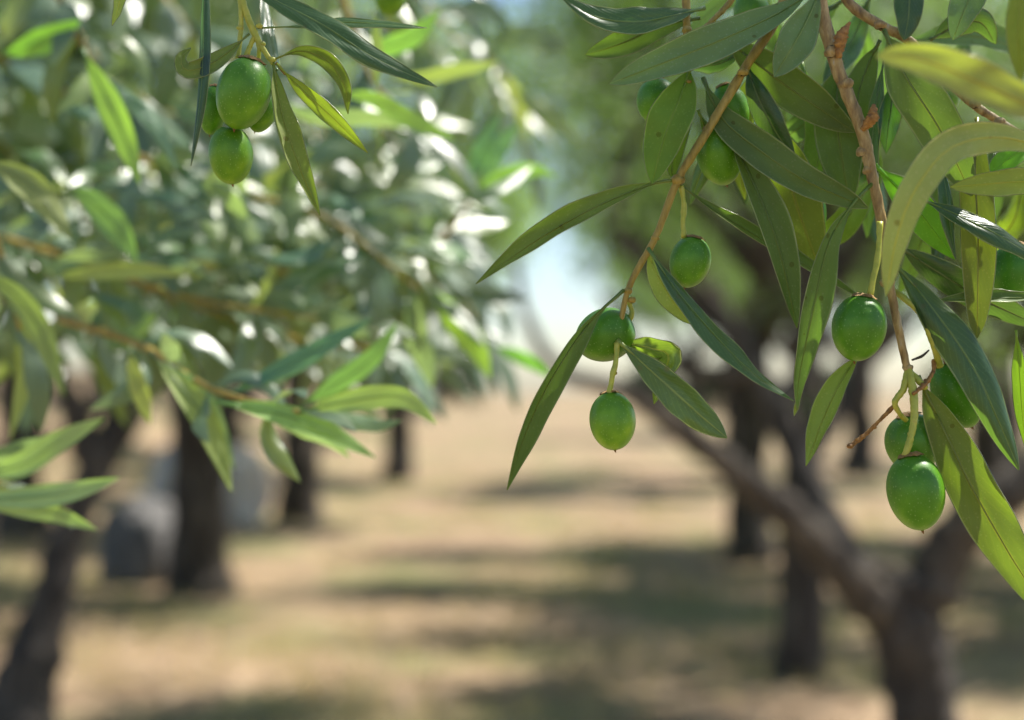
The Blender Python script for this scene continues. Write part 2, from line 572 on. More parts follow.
# tints
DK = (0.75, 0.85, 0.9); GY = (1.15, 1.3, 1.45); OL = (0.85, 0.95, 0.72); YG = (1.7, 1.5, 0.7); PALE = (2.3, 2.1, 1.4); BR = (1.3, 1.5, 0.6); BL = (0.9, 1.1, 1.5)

# ================================================================== branch in the middle, in focus
g_focus = 'olive branches hanging in focus at the front'
A = empty('olive_branch', P(800, -60, 0.47), 'sharp olive branch ending in the lowest centre olive beside a long narrow curved leaf', 'olive branch', g_focus)
stem(A, [(800, -60, .47), (778, 15, .467), (745, 68, .463), (705, 135), (678, 180), (655, 238), (628, 290), (618, 345), (611, 388)],
     [5.2, 5.0, 4.8, 4.6, 4.2, 3.6, 3.2, 2.6, 2.0], nodes=[(678, 180, 7.5), (655, 238, 4.5), (628, 291, 5), (617, 343, 4.5), (743, 72, 6), (632, 300, 4.5), (614, 373, 3.5)])
stem(A, [(684, -50, .47), (686, 0, .47), (687, 36, .47), (688, 70, .472), (690, 112, .474)], [4.6, 4.3, 3.8, 2.4, 1.2], nodes=[(687, 30, 5.5), (689, 82, 3), (692, 104, 3)])
stem(A, [(748, -30, .476), (730, 2, .476), (700, 32, .474), (690, 40, .472)], [3.4, 3.2, 2.6, 2], mat=M_STEM)

leaf(A, [(815, -12, .466), (780, 12, .462), (720, 40, .455), (660, 64, .452), (609, 84, .452)], 37, roll=14, fold=0.12, curl=0.2, tint=GY, a=1.1, b=0.62)
leaf(A, [(705, 8, .468), (670, 16, .465), (636, 22, .462), (595, 16, .46), (560, -4, .46)], 25, face='top', sun=.7, fold=0.6, curl=0.5, tint=GY)
leaf(A, [(700, 18, .475), (660, 26, .475), (620, 44, .475), (585, 55, .476)], 29, roll=10, tint=OL, curl=.3, a=1.05, b=0.65)
leaf(A, [(691, 66, .462), (680, 98, .458), (665, 135, .456), (652, 184, .456)], 44, roll=12, fold=0.1, curl=0.3, tint=(1.0, 1.3, .5), b=0.7)
leaf(A, [(703, 78, .468), (722, 118, .462), (760, 150, .457), (805, 180, .455), (868, 208, .456)], 36, roll=-14, curl=0.3, tint=OL, b=.62)
leaf(A, [(722, 36, .474), (760, 66, .470), (800, 95, .468), (855, 132, .468)], 43, roll=10, curl=0.3, tint=(.9, .95, .65), b=.65)
leaf(A, [(822, -14, .462), (806, 22, .458), (790, 50, .455), (774, 77, .454)], 38, roll=-16, curl=.4, tint=GY, a=1.25, b=.75)
leaf(A, [(727, 130, .466), (752, 180, .46), (778, 245, .456), (797, 328, .455)], 32, face='under', roll=-22, fold=0.1, curl=0.7, tint=(.9, 1.0, .8), b=.72)
leaf(A, [(678, 180, .46), (652, 184, .457), (600, 205, .452), (540, 238, .45), (476, 284, .449)], 25, roll=28, fold=.2, curl=0.75, tint=(1.15, 1.15, .7), pet=0.13)
leaf(A, [(624, 290, .458), (590, 322, .455), (552, 378, .452), (525, 435, .452), (507, 490, .453)], 25, face='under', roll=-30, fold=.15, curl=0.8, tint=(.9, 1.0, .7), pet=.12)
leaf(A, [(648, 248, .457), (675, 288, .452), (715, 335, .449), (752, 372, .448), (794, 401, .448)], 20, face='top', sun=.85, fold=.35, curl=.5, tint=(.9, 1.1, 1.1), pet=.06)
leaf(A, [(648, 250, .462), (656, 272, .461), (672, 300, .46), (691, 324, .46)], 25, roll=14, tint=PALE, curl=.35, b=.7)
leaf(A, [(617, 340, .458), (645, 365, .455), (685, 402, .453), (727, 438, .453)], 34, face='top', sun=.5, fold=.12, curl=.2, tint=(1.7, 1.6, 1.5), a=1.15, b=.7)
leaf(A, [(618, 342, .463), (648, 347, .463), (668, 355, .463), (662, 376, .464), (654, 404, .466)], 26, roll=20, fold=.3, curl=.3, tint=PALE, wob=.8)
leaf(A, [(679, 184, .464), (720, 214, .467), (790, 256, .47), (864, 300, .472)], 15, face='under', roll=-35, fold=.2, curl=.8, tint=OL)
leaf(A, [(768, 120, .478), (785, 165, .478), (800, 215, .478), (818, 264, .478)], 52, roll=8, tint=(1.4, 1.3, .6), curl=.2, b=.6)
leaf(A, [(746, 62, .472), (756, 92, .47), (772, 125, .47), (796, 162, .472)], 28, face='top', roll=8, tint=DK, fold=.3, curl=.4)
leaf(A, [(842, 60, .474), (836, 110, .474), (842, 160, .474), (850, 200, .474)], 48, roll=12, tint=OL, curl=.3, b=.6)
leaf(A, [(745, 45, .48), (727, 60, .478), (708, 66, .476), (688, 68, .476)], 26, roll=-30, tint=BL, curl=.8, face='top')
leaf(A, [(682, 186, .466), (672, 172, .468), (678, 140, .472), (695, 100, .475)], 18, face='under', roll=20, tint=BR)
leaf(A, [(698, 110, .468), (712, 150, .47), (700, 175, .474), (690, 205, .478)], 20, face='top', roll=35, tint=BR)
leaf(A, [(760, 60, .49), (742, 110, .49), (738, 150, .492), (745, 200, .495)], 30, face='under', roll=20, tint=YG)
leaf(A, [(800, 60, .495), (822, 130, .495), (815, 180, .495), (820, 230, .495)], 36, face='under', roll=10, tint=(1.2, 1.5, .8))

olive(A, 690, 262, 20.5, 26, d=.462, tilt=12, tint=(.95, 1, 1), stalk=[(681, 186), (684, 205), (683, 222), (684, 238)])
olive(A, 605, 335, 26.5, 31, d=.466, tilt=68, toward=15, tint=(.85, .95, .9), stalk=[(628, 300), (632, 312), (628, 322), (620, 330)], calyx=False)
olive(A, 612.5, 421, 23.2, 29.5, d=.455, tilt=-4, toward=-14, tint=(1.55, 1.3, 1.4), stalk=[(617, 343, .458), (616, 360, .456), (612, 378, .455), (609, 396, .455)])
olive(A, 658, 102, 21, 24, d=.474, tilt=-12, tint=(.9, 1.05, .9))
olive(A, 719, 155, 22.5, 31, d=.469, tilt=-16, toward=10, tint=(1, 1.05, .9))
olive(A, 731, 108, 17.5, 25, d=.479, tilt=-20, tint=(.9, 1, 1))
olive(A, 813, 218, 13, 25, d=.486, tilt=6, tint=(.85, 1.15, .8))

# ================================================================== branch on the right
B = empty('olive_branch', P(818, -70, 0.465), 'thick brown olive branch at right, low cluster of two overlapping olives at its end', 'olive branch', g_focus)
stem(B, [(818, -70, .465), (820, 0, .463), (838, 70, .461), (860, 125), (872, 175), (882, 225), (890, 285), (902, 345), (908, 372)],
     [7.6, 7.2, 7.0, 6.6, 6.2, 5.4, 4.6, 4.2, 3.8], mat=M_STEMD, rough=.2,
     nodes=[(832, 52, 8.5), (846, 84, 8.5), (869, 170, 7), (888, 282, 8), (908, 368, 5.5), (862, 152, 7)])
stem(B, [(834, -30, .47), (850, 4, .47), (880, 25, .468), (910, 42, .468), (966, 98, .47), (1000, 122, .472), (1045, 150, .475)],
     [5.5, 5.2, 5, 4.6, 4.4, 4.2, 4.0], mat=M_STEMD, nodes=[(880, 25, 6.5), (975, 104, 6), (1000, 122, 6)])
# dry husk on the stem
stem(B, [(862, 130, .457), (872, 118, .455), (874, 104, .455)], [2.5, 7, 1.5], mat=M_DRY, name='bud', rough=.5)
stem(B, [(838, 58, .458), (842, 36, .457), (850, 22, .457)], [3, 6.5, 1.2], mat=M_DRY, name='bud', rough=.5)
# yellow fork of fruit stalks
stem(B, [(908, 368), (904, 388, .457), (895, 402, .457), (900, 414, .459), (906, 420, .462)], [3.4, 3.8, 3.2, 2.6, 2.6], mat=M_STALK, name='stalk')
stem(B, [(908, 368), (912, 384, .456), (914, 400, .454), (914, 420, .452), (910, 440, .451), (905, 456, .451)], [3.6, 4.0, 4.2, 3.6, 3.4, 3.6], mat=M_STALK, name='stalk', nodes=[(913, 392, 5), (911, 434, 4)])
stem(B, [(910, 372), (920, 382, .457), (926, 388, .458)], [3.4, 3.4, 2.6], mat=M_STALK, name='stalk')
stem(B, [(913, 394, .453), (925, 384, .456), (933, 372, .459), (934, 360, .461)], [1.8, 2.6, 1.8, 2.2], mat=M_DRY, name='dry_twig', rough=.6, nodes=[(913, 393, 4.5), (927, 381, 3.6)])
stem(B, [(896, 404), (880, 420), (866, 434), (849, 447)], [2.4, 1.8, 2.0, 2.2], mat=M_DRY, name='dry_twig', rough=.6, nodes=[(874, 427, 3), (862, 437, 3.2), (850, 446, 3.8), (857, 440, 2.6)])
stem(B, [(890, 287, .4655), (906, 300, .461), (922, 315, .459), (934, 345, .458), (940, 366, .462)], [2.6, 3.2, 4.2, 3.6, 4.0], mat=M_STALK, name='stalk')
stem(B, [(912, 360, .466), (922, 356, .467), (929, 350, .468)], [1, 1.6, .8], mat=M_BARKW, name='dry_twig')

olive(B, 859, 328, 27, 33.5, d=.452, tilt=8, tint=(.8, .92, .8), stalk=[(880, 222, .457), (878, 255, .455), (873, 280, .453), (870, 296, .453)], spr=.0009)
olive(B, 916, 492, 28.5, 38.5, d=.451, tilt=-8, toward=-6, tint=(.9, .98, .85))
olive(B, 913, 443, 27.5, 30, d=.468, tilt=-10, tint=(.95, 1.0, 1.1))
olive(B, 957, 394, 23.5, 36, d=.472, tilt=-24, tint=(.8, 1.0, .7))
olive(B, 1012, 272, 22, 30, d=.482, tilt=10, tint=(.7, .95, .9))

leaf(B, [(1052, 150, .43), (1000, 137, .42), (950, 148, .412), (915, 190, .408), (896, 240, .41), (886, 296, .415)], 36, roll=10, tint=(2.9, 2.35, 1.9), curl=.3, fold=.25, b=.55, pet=.03)  # tint holds the pale underside plus the glow of sun coming through
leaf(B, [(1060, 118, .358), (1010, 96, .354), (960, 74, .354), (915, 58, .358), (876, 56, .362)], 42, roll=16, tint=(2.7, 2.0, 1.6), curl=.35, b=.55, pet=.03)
leaf(B, [(1062, 182, .445), (1025, 181, .443), (985, 184, .442), (950, 187, .443)], 28, roll=-12, tint=PALE, b=.7, pet=.02)
leaf(B, [(977, 118, .466), (975, 170, .461), (978, 240, .457), (977, 338, .456)], 35, roll=10, tint=(1.25, 1.05, .6), curl=.15, b=.5)
leaf(B, [(890, 258, .464), (930, 305, .457), (972, 365, .452), (998, 420, .45), (1019, 470, .45)], 40, face='top', sun=.35, tint=(1.0, 1.15, 1.1), curl=.55, fold=.2, b=.72)
leaf(B, [(918, 376, .462), (945, 432, .456), (985, 512, .45), (1050, 620, .446)], 50, roll=10, tint=(1.2, 1.1, .65), curl=.25, b=.62)
leaf(B, [(896, 244, .468), (935, 270, .466), (985, 300, .466), (1040, 326, .468)], 32, face='top', roll=18, tint=DK, curl=.3, b=.6)
leaf(B, [(928, 302, .461), (965, 299, .461), (1000, 298, .462), (1050, 297, .463)], 14, face='under', roll=-40, tint=OL, curl=.7)
leaf(B, [(918, 198, .455), (960, 216, .452), (1000, 236, .45), (1050, 268, .45)], 20, face='top', sun=.7, tint=(.9, 1.1, .8), curl=.4)
leaf(B, [(875, 165, .470), (905, 195, .468), (932, 228, .468), (956, 260, .468)], 36, roll=-10, tint=(1.1, 1.9, .4), curl=.2)
leaf(B, [(938, 150, .462), (946, 190, .458), (950, 225, .457), (956, 260, .457)], 14, face='top', sun=.85, tint=BL, curl=.7)
leaf(B, [(884, 30, .466), (905, 75, .459), (940, 130, .456), (972, 196, .458)], 50, roll=12, tint=(1.05, 1.1, .85), curl=.25, b=.6)
leaf(B, [(916, -40, .468), (910, -5, .465), (908, 20, .464), (904, 40, .464)], 30, face='top', roll=-10, tint=DK, b=.6)
leaf(B, [(985, -40, .464), (972, -8, .462), (962, 15, .46), (953, 40, .46)], 34, roll=14, tint=GY, b=.7)
leaf(B, [(1022, -40, .40), (1020, 0, .398), (1018, 40, .398), (1021, 82, .40)], 24, roll=12, tint=YG, b=.7)
leaf(B, [(930, 40, .474), (955, 26, .474), (980, 22, .474), (996, 44, .476)], 26, face='top', roll=20, tint=DK, b=.7)
leaf(B, [(1016, 330, .464), (1019, 365, .464), (1022, 410, .464), (1026, 450, .464)], 16, roll=20, tint=(1.6, 1.8, .6))
leaf(B, [(1040, 142, .47), (1018, 152, .468), (1000, 166, .468), (985, 186, .468)], 24, roll=14, tint=(1.1, 1.9, .5))
leaf(B, [(884, 60, .472), (877, 100, .472), (872, 150, .472), (876, 195, .472)], 16, face='top', roll=30, tint=BL)
leaf(B, [(897, 76, .47), (892, 105, .47), (888, 130, .47), (886, 154, .471)], 24, face='top', roll=-10, tint=(.7, 1.1, .7))
leaf(B, [(880, 40, .476), (866, 70, .478), (858, 100, .478), (862, 140, .478)], 30, roll=10, tint=OL)
leaf(B, [(872, 184, .459), (852, 205, .455), (828, 245, .451), (812, 315, .45), (799, 378, .452), (797, 410, .453)], 28, face='under', roll=-25, fold=.2, curl=.7, tint=(1, 1.15, .8), pet=.16)
leaf(B, [(862, 352, .462), (845, 375, .460), (826, 412, .459), (806, 466, .458)], 26, roll=24, fold=.2, curl=.7, tint=(1.5, 1.5, .9))
leaf(B, [(800, 395, .455), (797, 405, .455), (794, 416, .455)], 5, roll=10, tint=YG)
# a second layer of leaves behind, filling the thick top right corner
rb = random.Random(21)
for i in range(24):
    x0 = rb.uniform(735, 1030); y0 = rb.uniform(-40, 250) * (0.55 + 0.45 * (x0 - 735) / 295)
    an = R(rb.choice([75, 110, 40, 140, 20, 95]) + rb.uniform(-20, 20))
    ln = rb.uniform(90, 150)
    dd = rb.uniform(.49, .56)
    bend = rb.uniform(-18, 18)
    x1, y1 = x0 + ln * math.cos(an), y0 + ln * math.sin(an)
    leaf(B, [(x0, y0, dd), ((x0 + x1) / 2 + bend * math.sin(an), (y0 + y1) / 2 - bend * math.cos(an), dd + rb.uniform(-.01, .01)), (x1, y1, dd + rb.uniform(-.015, .015))],
         rb.uniform(16, 30), face=rb.choice(['under', 'top']), roll=rb.uniform(-45, 45), fold=rb.uniform(.1, .4), curl=rb.uniform(.2, .6),
         tint=rb.choice([DK, GY, OL, YG, BR, BL, GY]))
olive(B, 940, 96, 20, 26, d=.51, tilt=10)
olive(B, 752, 14, 18, 24, d=.51, tilt=-10)

# ================================================================== sprig at the top left, in focus
D = empty('olive_branch', P(232, -60, 0.46), 'sharp yellow-stemmed sprig at top left carrying a tight cluster of four olives', 'olive branch', g_focus)
stem(D, [(232, -60), (240, -10), (248, 18), (260, 44), (273, 64)], [3.8, 3.6, 3.4, 3.6, 2.2], mat=M_STALK, nodes=[(259, 26, 3.6), (272, 60, 4.2), (262, 44, 3.6)])
stem(D, [(236, -40), (240, 0), (241, 26), (238, 58)], [2.4, 2.4, 2.6, 2.6], mat=M_STALK, name='stalk', nodes=[(240, 28, 3.8)])
stem(D, [(256, 34), (251, 44), (246, 56)], [2.6, 2.4, 2.8], mat=M_STALK, name='stalk')
stem(D, [(256, 34), (259, 50), (258, 62, .463)], [2.4, 2.0, 2.4], mat=M_STALK, name='stalk')
stem(D, [(276, 63), (290, 78), (304, 85)], [1.8, 1.4, 1.6], mat=M_DRY, name='dry_twig', rough=.5)
olive(D, 243, 93.5, 27, 36.5, d=.455, tilt=14, tint=(1.05, 1.05, 1.2))
olive(D, 230.5, 155, 22, 29.5, d=.462, tilt=-4, tint=(1.3, 1.15, .9), calyx=False)
olive(D, 213, 110, 13.5, 25, d=.469, tilt=8, tint=(.9, 1, .9))
olive(D, 262, 112, 14, 21, d=.468, tilt=20, tint=(1.1, 1.1, .9))
leaf(D, [(235, -22, .462), (275, 0, .456), (325, 26, .45), (375, 58, .448), (437, 87, .448)], 24, face='top', sun=.55, fold=.3, curl=.4, tint=(1.05, 1.2, 1.45), b=.75)
leaf(D, [(258, 28, .462), (300, 26, .464), (350, 22, .466), (427, 28, .468)], 9, face='top', roll=-55, fold=.3, curl=.4, tint=GY, pet=.16)
leaf(D, [(272, 60, .46), (300, 51, .459), (326, 60, .458), (344, 84, .458), (348, 114, .46)], 17, roll=-12, tint=(1.3, 1.2, .6), pet=.12)
leaf(D, [(277, 64, .458), (302, 90, .455), (335, 120, .453), (368, 153, .452)], 18, roll=12, tint=(1.9, 1.7, .6), pet=.1)
leaf(D, [(273, 62, .46), (281, 110, .455), (297, 160, .452), (320, 216, .452)], 24, roll=-24, curl=.6, tint=(1.5, 1.4, .8), pet=.05)
leaf(D, [(249, 34, .458), (228, 52, .454), (206, 66, .451), (186, 70, .45), (181, 58, .452), (191, 48, .456)], 19, roll=10, tint=(1.2, 1.15, .8), pet=.1)
leaf(D, [(206, -40, .456), (204, 20, .452), (201, 90, .45), (191, 166, .45)], 12, face='top', roll=30, curl=.8, tint=BL, pet=.03)
leaf(D, [(126, -40, .47), (122, -15, .47), (118, 8, .47), (112, 26, .471)], 12, roll=30, tint=PALE)
leaf(D, [(277, 70, .466), (274, 60, .48), (268, 30, .49), (262, -20, .5)], 14, face='top', roll=40, tint=BL)

# ================================================================== sprays of blurred leaves, left half
def unit_leaf(bend, fold, curl, wob, seed):
    mb = MB()
    pts = [Vector((0, 0, 0)), Vector((0.33, bend * 0.12, bend * 0.10)), Vector((0.66, bend * 0.1, bend * 0.06)), Vector((1, -bend * 0.05, -abs(bend) * 0.22))]
    leaf_geometry(mb, pts, 0.25, lambda T, p: Vector((0, 0, 1)), n=10, m=4, fold=fold, curl=curl, wob=wob, seed=seed, petr=0.012, fine=False, b=.8)
    return mb.mesh('leaf', M_LEAFMID)


ULEAF = [unit_leaf(b, f, c, .3, i) for i, (b, f, c) in enumerate([(0.3, .3, .3), (-0.4, .2, .5), (0.8, .4, .3), (0.1, .1, .2), (-0.9, .3, .6), (1.2, .2, .4)])]


def spray(label, path, n_nodes, seed, L=(0.05, 0.072), r=0.0016, olives=0, name='olive_branch', group='blurred olive branches at the left', nbias=(0.42, -0.75, 0.85), droop=.35, tints=None):
    rnd = random.Random(seed)
    wp = [P(*p) for p in path]
    br = empty(name, wp[0], label, 'olive branch', group)
    mb = MB()
    tube(mb, wp, [r * 1.5, r, r * 0.6], sides=7, n=24, rough=.1)
    me = mb.mesh('stem', M_STEM, wp[0])
    place('stem', me, br, wp[0])
    cl = catmull(wp, 60)
    ang = rnd.uniform(0, 3)
    tl = tints or [(1, 1.05, 1.1), (.85, .95, .95), (1.3, 1.25, .7), (1.6, 1.5, .7), (1.1, 1.2, 1.3), (1, 1, 1)]
    for k in range(n_nodes):
        i = int(2 + (58) * (k + 0.5) / n_nodes)
        T = (cl[min(60, i + 1)] - cl[i - 1]).normalized()
        a = T.cross(Vector((0, 0, 1))).normalized()
        b = T.cross(a)
        ang += math.pi / 2 + rnd.uniform(-.3, .3)
        for s in (0, math.pi):
            if rnd.random() < .06: continue
            sd = a * math.cos(ang + s) + b * math.sin(ang + s)
            ax = (T * rnd.uniform(.5, 1.1) + sd + Vector((0, 0, -droop)) + Vector([rnd.uniform(-.25, .25) for _ in range(3)])).normalized()
            nb = Vector(nbias) + Vector([rnd.gauss(0, .33) for _ in range(3)])
            nb = (nb - ax * nb.dot(ax)).normalized()
            S = nb.cross(ax)
            o = place('leaf', rnd.choice(ULEAF), br, cl[i])
            ln = rnd.uniform(*L) * (1 - .25 * k / n_nodes)
            mt = Matrix((ax, S, nb)).transposed()
            o.rotation_euler = mt.to_euler()
            o.scale = (ln, ln * rnd.uniform(.9, 1.2), ln)
            o.color = (*rnd.choice(tl), 1)
    # terminal leaf
    T = (cl[-1] - cl[-3]).normalized()
    o = place('leaf', ULEAF[0], br, cl[-1])
    nb = Vector(nbias); nb = (nb - T * nb.dot(T)).normalized()
    o.rotation_euler = Matrix((T, nb.cross(T), nb)).transposed().to_euler()
    o.scale = (L[0],) * 3
    for q in range(olives):
        i = rnd.randint(15, 50)
        c = cl[i] + Vector((rnd.uniform(-.012, .012), rnd.uniform(-.012, .012), -.022))
        oo = place('olive', OLIVE_ME, br, c)
        oo.scale = (.0075, .0075, .0098)
    return br


def K(br, pts, w, d, **k):
    k.setdefault('mat', M_LEAFMID)
    return leaf(br, pts, w, d=d, **k)


s1 = spray('blurred olive branch ending in two broad green leaves above the brown path', [(60, 318, .74), (140, 345, .70), (210, 388, .64), (300, 412, .60)], 5, 1, L=(.035, .05))
K(s1, [(215, 402), (265, 410), (320, 428), (376, 458)], 24, .60, face='under', roll=-20, tint=(1.1, 1.5, .6))
K(s1, [(265, 418), (305, 430), (330, 440), (350, 458)], 18, .61, face='top', roll=30, tint=(1.6, 1.7, 1.7))
K(s1, [(300, 412), (345, 402), (400, 397), (437, 424)], 26, .60, face='under', roll=18, tint=(1.3, 1.5, .8))
K(s1, [(310, 412), (345, 420), (380, 425), (402, 420)], 17, .61, face='top', roll=-30, tint=(1.6, 1.7, 1.7))
K(s1, [(150, 352), (185, 392), (210, 430), (232, 492)], 27, .64, face='under', roll=-18, tint=(1.1, 1.2, .5))
K(s1, [(165, 362), (195, 385), (215, 415), (235, 470)], 16, .65, face='top', roll=20, tint=(1.5, 1.7, 1.8))
K(s1, [(128, 350), (138, 385), (150, 424)], 20, .68, roll=10, tint=(1.5, 1.4, .6))
K(s1, [(220, 398), (275, 372), (325, 345), (372, 318)], 22, .64, face='top', roll=-30, tint=(.9, 1.4, 1.3))
K(s1, [(300, 408), (335, 385), (370, 360), (398, 322)], 22, .66, face='top', roll=30, tint=(1.0, 1.5, .9))
s2 = spray('blurred olive branch with a fan of leaves at the lower left edge of the photo', [(-60, 440, .66), (-30, 465, .66), (0, 482, .66)], 2, 2, L=(.04, .05))
K(s2, [(-40, 478), (20, 465), (60, 440), (104, 418)], 27, .64, face='under', roll=15, tint=(1.2, 1.4, .9))
K(s2, [(-40, 500), (20, 498), (70, 492), (120, 478)], 25, .62, face='under', roll=-15, tint=(1.3, 1.5, .9))
K(s2, [(-40, 492), (10, 505), (50, 512), (98, 530)], 22, .63, face='under', roll=12, tint=(1.3, 1.5, .9))
K(s2, [(-40, 466), (0, 455), (40, 445), (75, 440)], 18, .65, face='top', roll=35, tint=(1.6, 1.7, 1.7))
s3 = spray('blurred olive branch arching along the left edge over the boulder', [(-70, 150, .70), (-30, 190, .68), (0, 250, .68), (20, 330, .68)], 4, 3, L=(.05, .065))
K(s3, [(-20, 160), (10, 172), (40, 195), (72, 240)], 30, .64, roll=-15, tint=(1.0, 1.0, .5))
K(s3, [(-30, 270), (10, 290), (40, 330), (64, 395)], 25, .66, roll=15, tint=(1.0, 1.1, .5))
K(s3, [(10, 270), (22, 320), (26, 370), (10, 440)], 20, .70, roll=25, tint=(1.4, 1.4, .6))
s4 = spray('blurred olive branch hanging at upper left with a long bright green leaf', [(40, -60, .74), (60, 0, .74), (85, 50, .74), (100, 90, .74)], 4, 4, L=(.045, .06))
K(s4, [(82, 48), (105, 95), (125, 140), (140, 185)], 28, .66, roll=14, tint=(1.2, 1.6, .5))
K(s4, [(98, 72), (130, 100), (155, 125), (178, 170)], 18, .68, face='top', roll=-20, tint=(1.6, 1.8, 2.0))
K(s4, [(65, 185), (90, 200), (115, 225), (138, 262)], 30, .68, roll=10, tint=(.9, 1.3, .6))
K(s4, [(0, 55), (25, 48), (55, 35), (80, 20)], 26, .72, roll=10, tint=(1.0, 1.7, .4))
s5 = spray('blurred olive branch crossing left of centre, pale leaves catching the sun', [(120, 150, .86), (220, 190, .84), (320, 215, .82), (420, 290, .80)], 14, 5, olives=0)
K(s5, [(432, 285), (455, 320), (475, 345), (490, 378)], 28, .80, roll=8, tint=(1.5, 1.9, .5))
K(s5, [(405, 300), (415, 335), (425, 360), (432, 388)], 24, .82, face='top', roll=20, tint=(1.6, 1.7, 1.7))
K(s5, [(490, 345), (515, 355), (535, 365), (552, 378)], 15, .85, roll=8, tint=(1, 1.8, .6))
K(s5, [(195, 185), (220, 190), (238, 210), (246, 240)], 18, .72, face='top', roll=25, tint=(1.7, 1.8, 1.6))
s6 = spray('blurred olive branch below the two hanging top-left olives, silvery leaves', [(-40, 225, .84), (80, 262, .82), (200, 300, .80), (330, 320, .78)], 17, 6)
K(s6, [(45, 278), (95, 272), (140, 270), (190, 274)], 18, .74, roll=10, tint=(1.6, 1.6, .8))
K(s6, [(48, 262), (80, 255), (105, 255), (130, 252)], 13, .73, face='top', roll=15, tint=(1.7, 1.7, 1.7))
rk = random.Random(44)
for i in range(64):
    x0 = rk.uniform(0, 455); y0 = rk.uniform(60, 320) if x0 > 120 else rk.uniform(150, 350)
    if 180 < x0 < 330 and y0 < 190: y0 += 120
    an = R(rk.choice([-25, 10, 30, 55, 150, 200]) + rk.uniform(-15, 15))
    ln = rk.uniform(60, 100); dd = rk.uniform(.74, .95); bd = rk.uniform(-12, 12)
    x1, y1 = x0 + ln * math.cos(an), y0 + ln * math.sin(an)
    K(s5 if i % 2 else s6, [(x0, y0, dd), ((x0 + x1) / 2 + bd * math.sin(an), (y0 + y1) / 2 - bd * math.cos(an), dd), (x1, y1, dd + rk.uniform(-.03, .03))],
      rk.uniform(12, 19), dd, face='top', sun=rk.uniform(.8, 1.0), fold=.15, curl=.3, tint=rk.choice([(1.1, 1.2, 1.2), (.9, 1.2, 1.1), (1.3, 1.4, 1.2), (1.3, 1.5, .8)]))
s7 = spray('blurred olive branch in the top centre with crossing long green leaves', [(330, -50, .80), (350, 20, .80), (372, 80, .80), (420, 130, .80)], 6, 7, olives=0)
K(s7, [(335, 95), (370, 98), (415, 122), (455, 140)], 20, .70, roll=10, tint=(1.2, 1.6, .6))
K(s7, [(350, 60), (385, 48), (415, 35), (440, 10)], 22, .72, roll=14, tint=(1.1, 1.7, .6))
K(s7, [(270, 95), (310, 115), (370, 118), (420, 128)], 18, .74, face='top', roll=15, tint=(1.7, 1.8, 1.7))
K(s7, [(385, 75), (420, 78), (450, 72), (500, 62)], 16, .78, roll=20, tint=(1.6, 1.6, .9))
K(s7, [(375, 10), (376, 30), (377, 60), (376, 88)], 12, .66, roll=10, tint=(1.5, 1.6, .7))
olive(s7, 390, -2, 16, 18, d=.62, tilt=5, tint=(1.2, 1.1, .8))
s8 = spray('blurred olive branch left of the sharp central branch, blue-green upright leaves', [(440, 240, .88), (460, 215, .88), (478, 185, .88)], 3, 8, L=(.04, .055))
K(s8, [(470, 185), (478, 160), (490, 140), (498, 112)], 22, .84, face='top', roll=25, tint=(.9, 1.5, 1.3))
K(s8, [(480, 188), (492, 165), (505, 140), (520, 122)], 17, .84, face='top', roll=-15, tint=(1.0, 1.5, 1.2))
K(s8, [(472, 190), (500, 178), (530, 170), (556, 176)], 18, .82, roll=10, tint=(1.1, 1.6, .6))
K(s8, [(445, 180), (438, 160), (430, 140), (425, 120)], 16, .9, face='top', roll=10, tint=(1.5, 1.7, 1.7))
extra = [
    ('blurred olive branch high in the top left corner', [(-60, 20, .95), (60, 90, .95), (160, 110, .95), (260, 140, .95)], 13, 9),
    ('blurred olive branch behind the sharp top-left olives', [(120, -60, 1.0), (200, 40, 1.0), (280, 100, 1.0), (340, 190, 1.0)], 13, 10),
    ('faint olive branch dipping toward the bright gap from the left', [(240, 60, 1.15), (340, 150, 1.1), (420, 220, 1.1), (480, 330, 1.1)], 14, 11),
    ('faint olive branch low at left in front of the dark leaning trunk', [(-60, 250, 1.05), (40, 320, 1.0), (110, 340, 1.0), (180, 355, 1.0)], 11, 12),
    ('faint olive branch lying level under the silvery leaves at left', [(60, 200, 1.2), (180, 260, 1.15), (300, 290, 1.1), (400, 350, 1.1)], 14, 13),
    ('faint olive branch at top centre left of the twig with broad grey leaves', [(380, -60, 1.25), (440, 20, 1.2), (500, 70, 1.2), (520, 130, 1.2)], 10, 14),
    ('faint olive branch in the upper left behind a blurred long green leaf', [(-60, 120, 1.3), (60, 160, 1.3), (180, 180, 1.3), (300, 240, 1.3)], 15, 15),
    ('faintest olive branch sagging across the left third of the photo', [(-80, 180, 1.5), (80, 230, 1.5), (240, 240, 1.5), (380, 300, 1.5)], 16, 16),
]
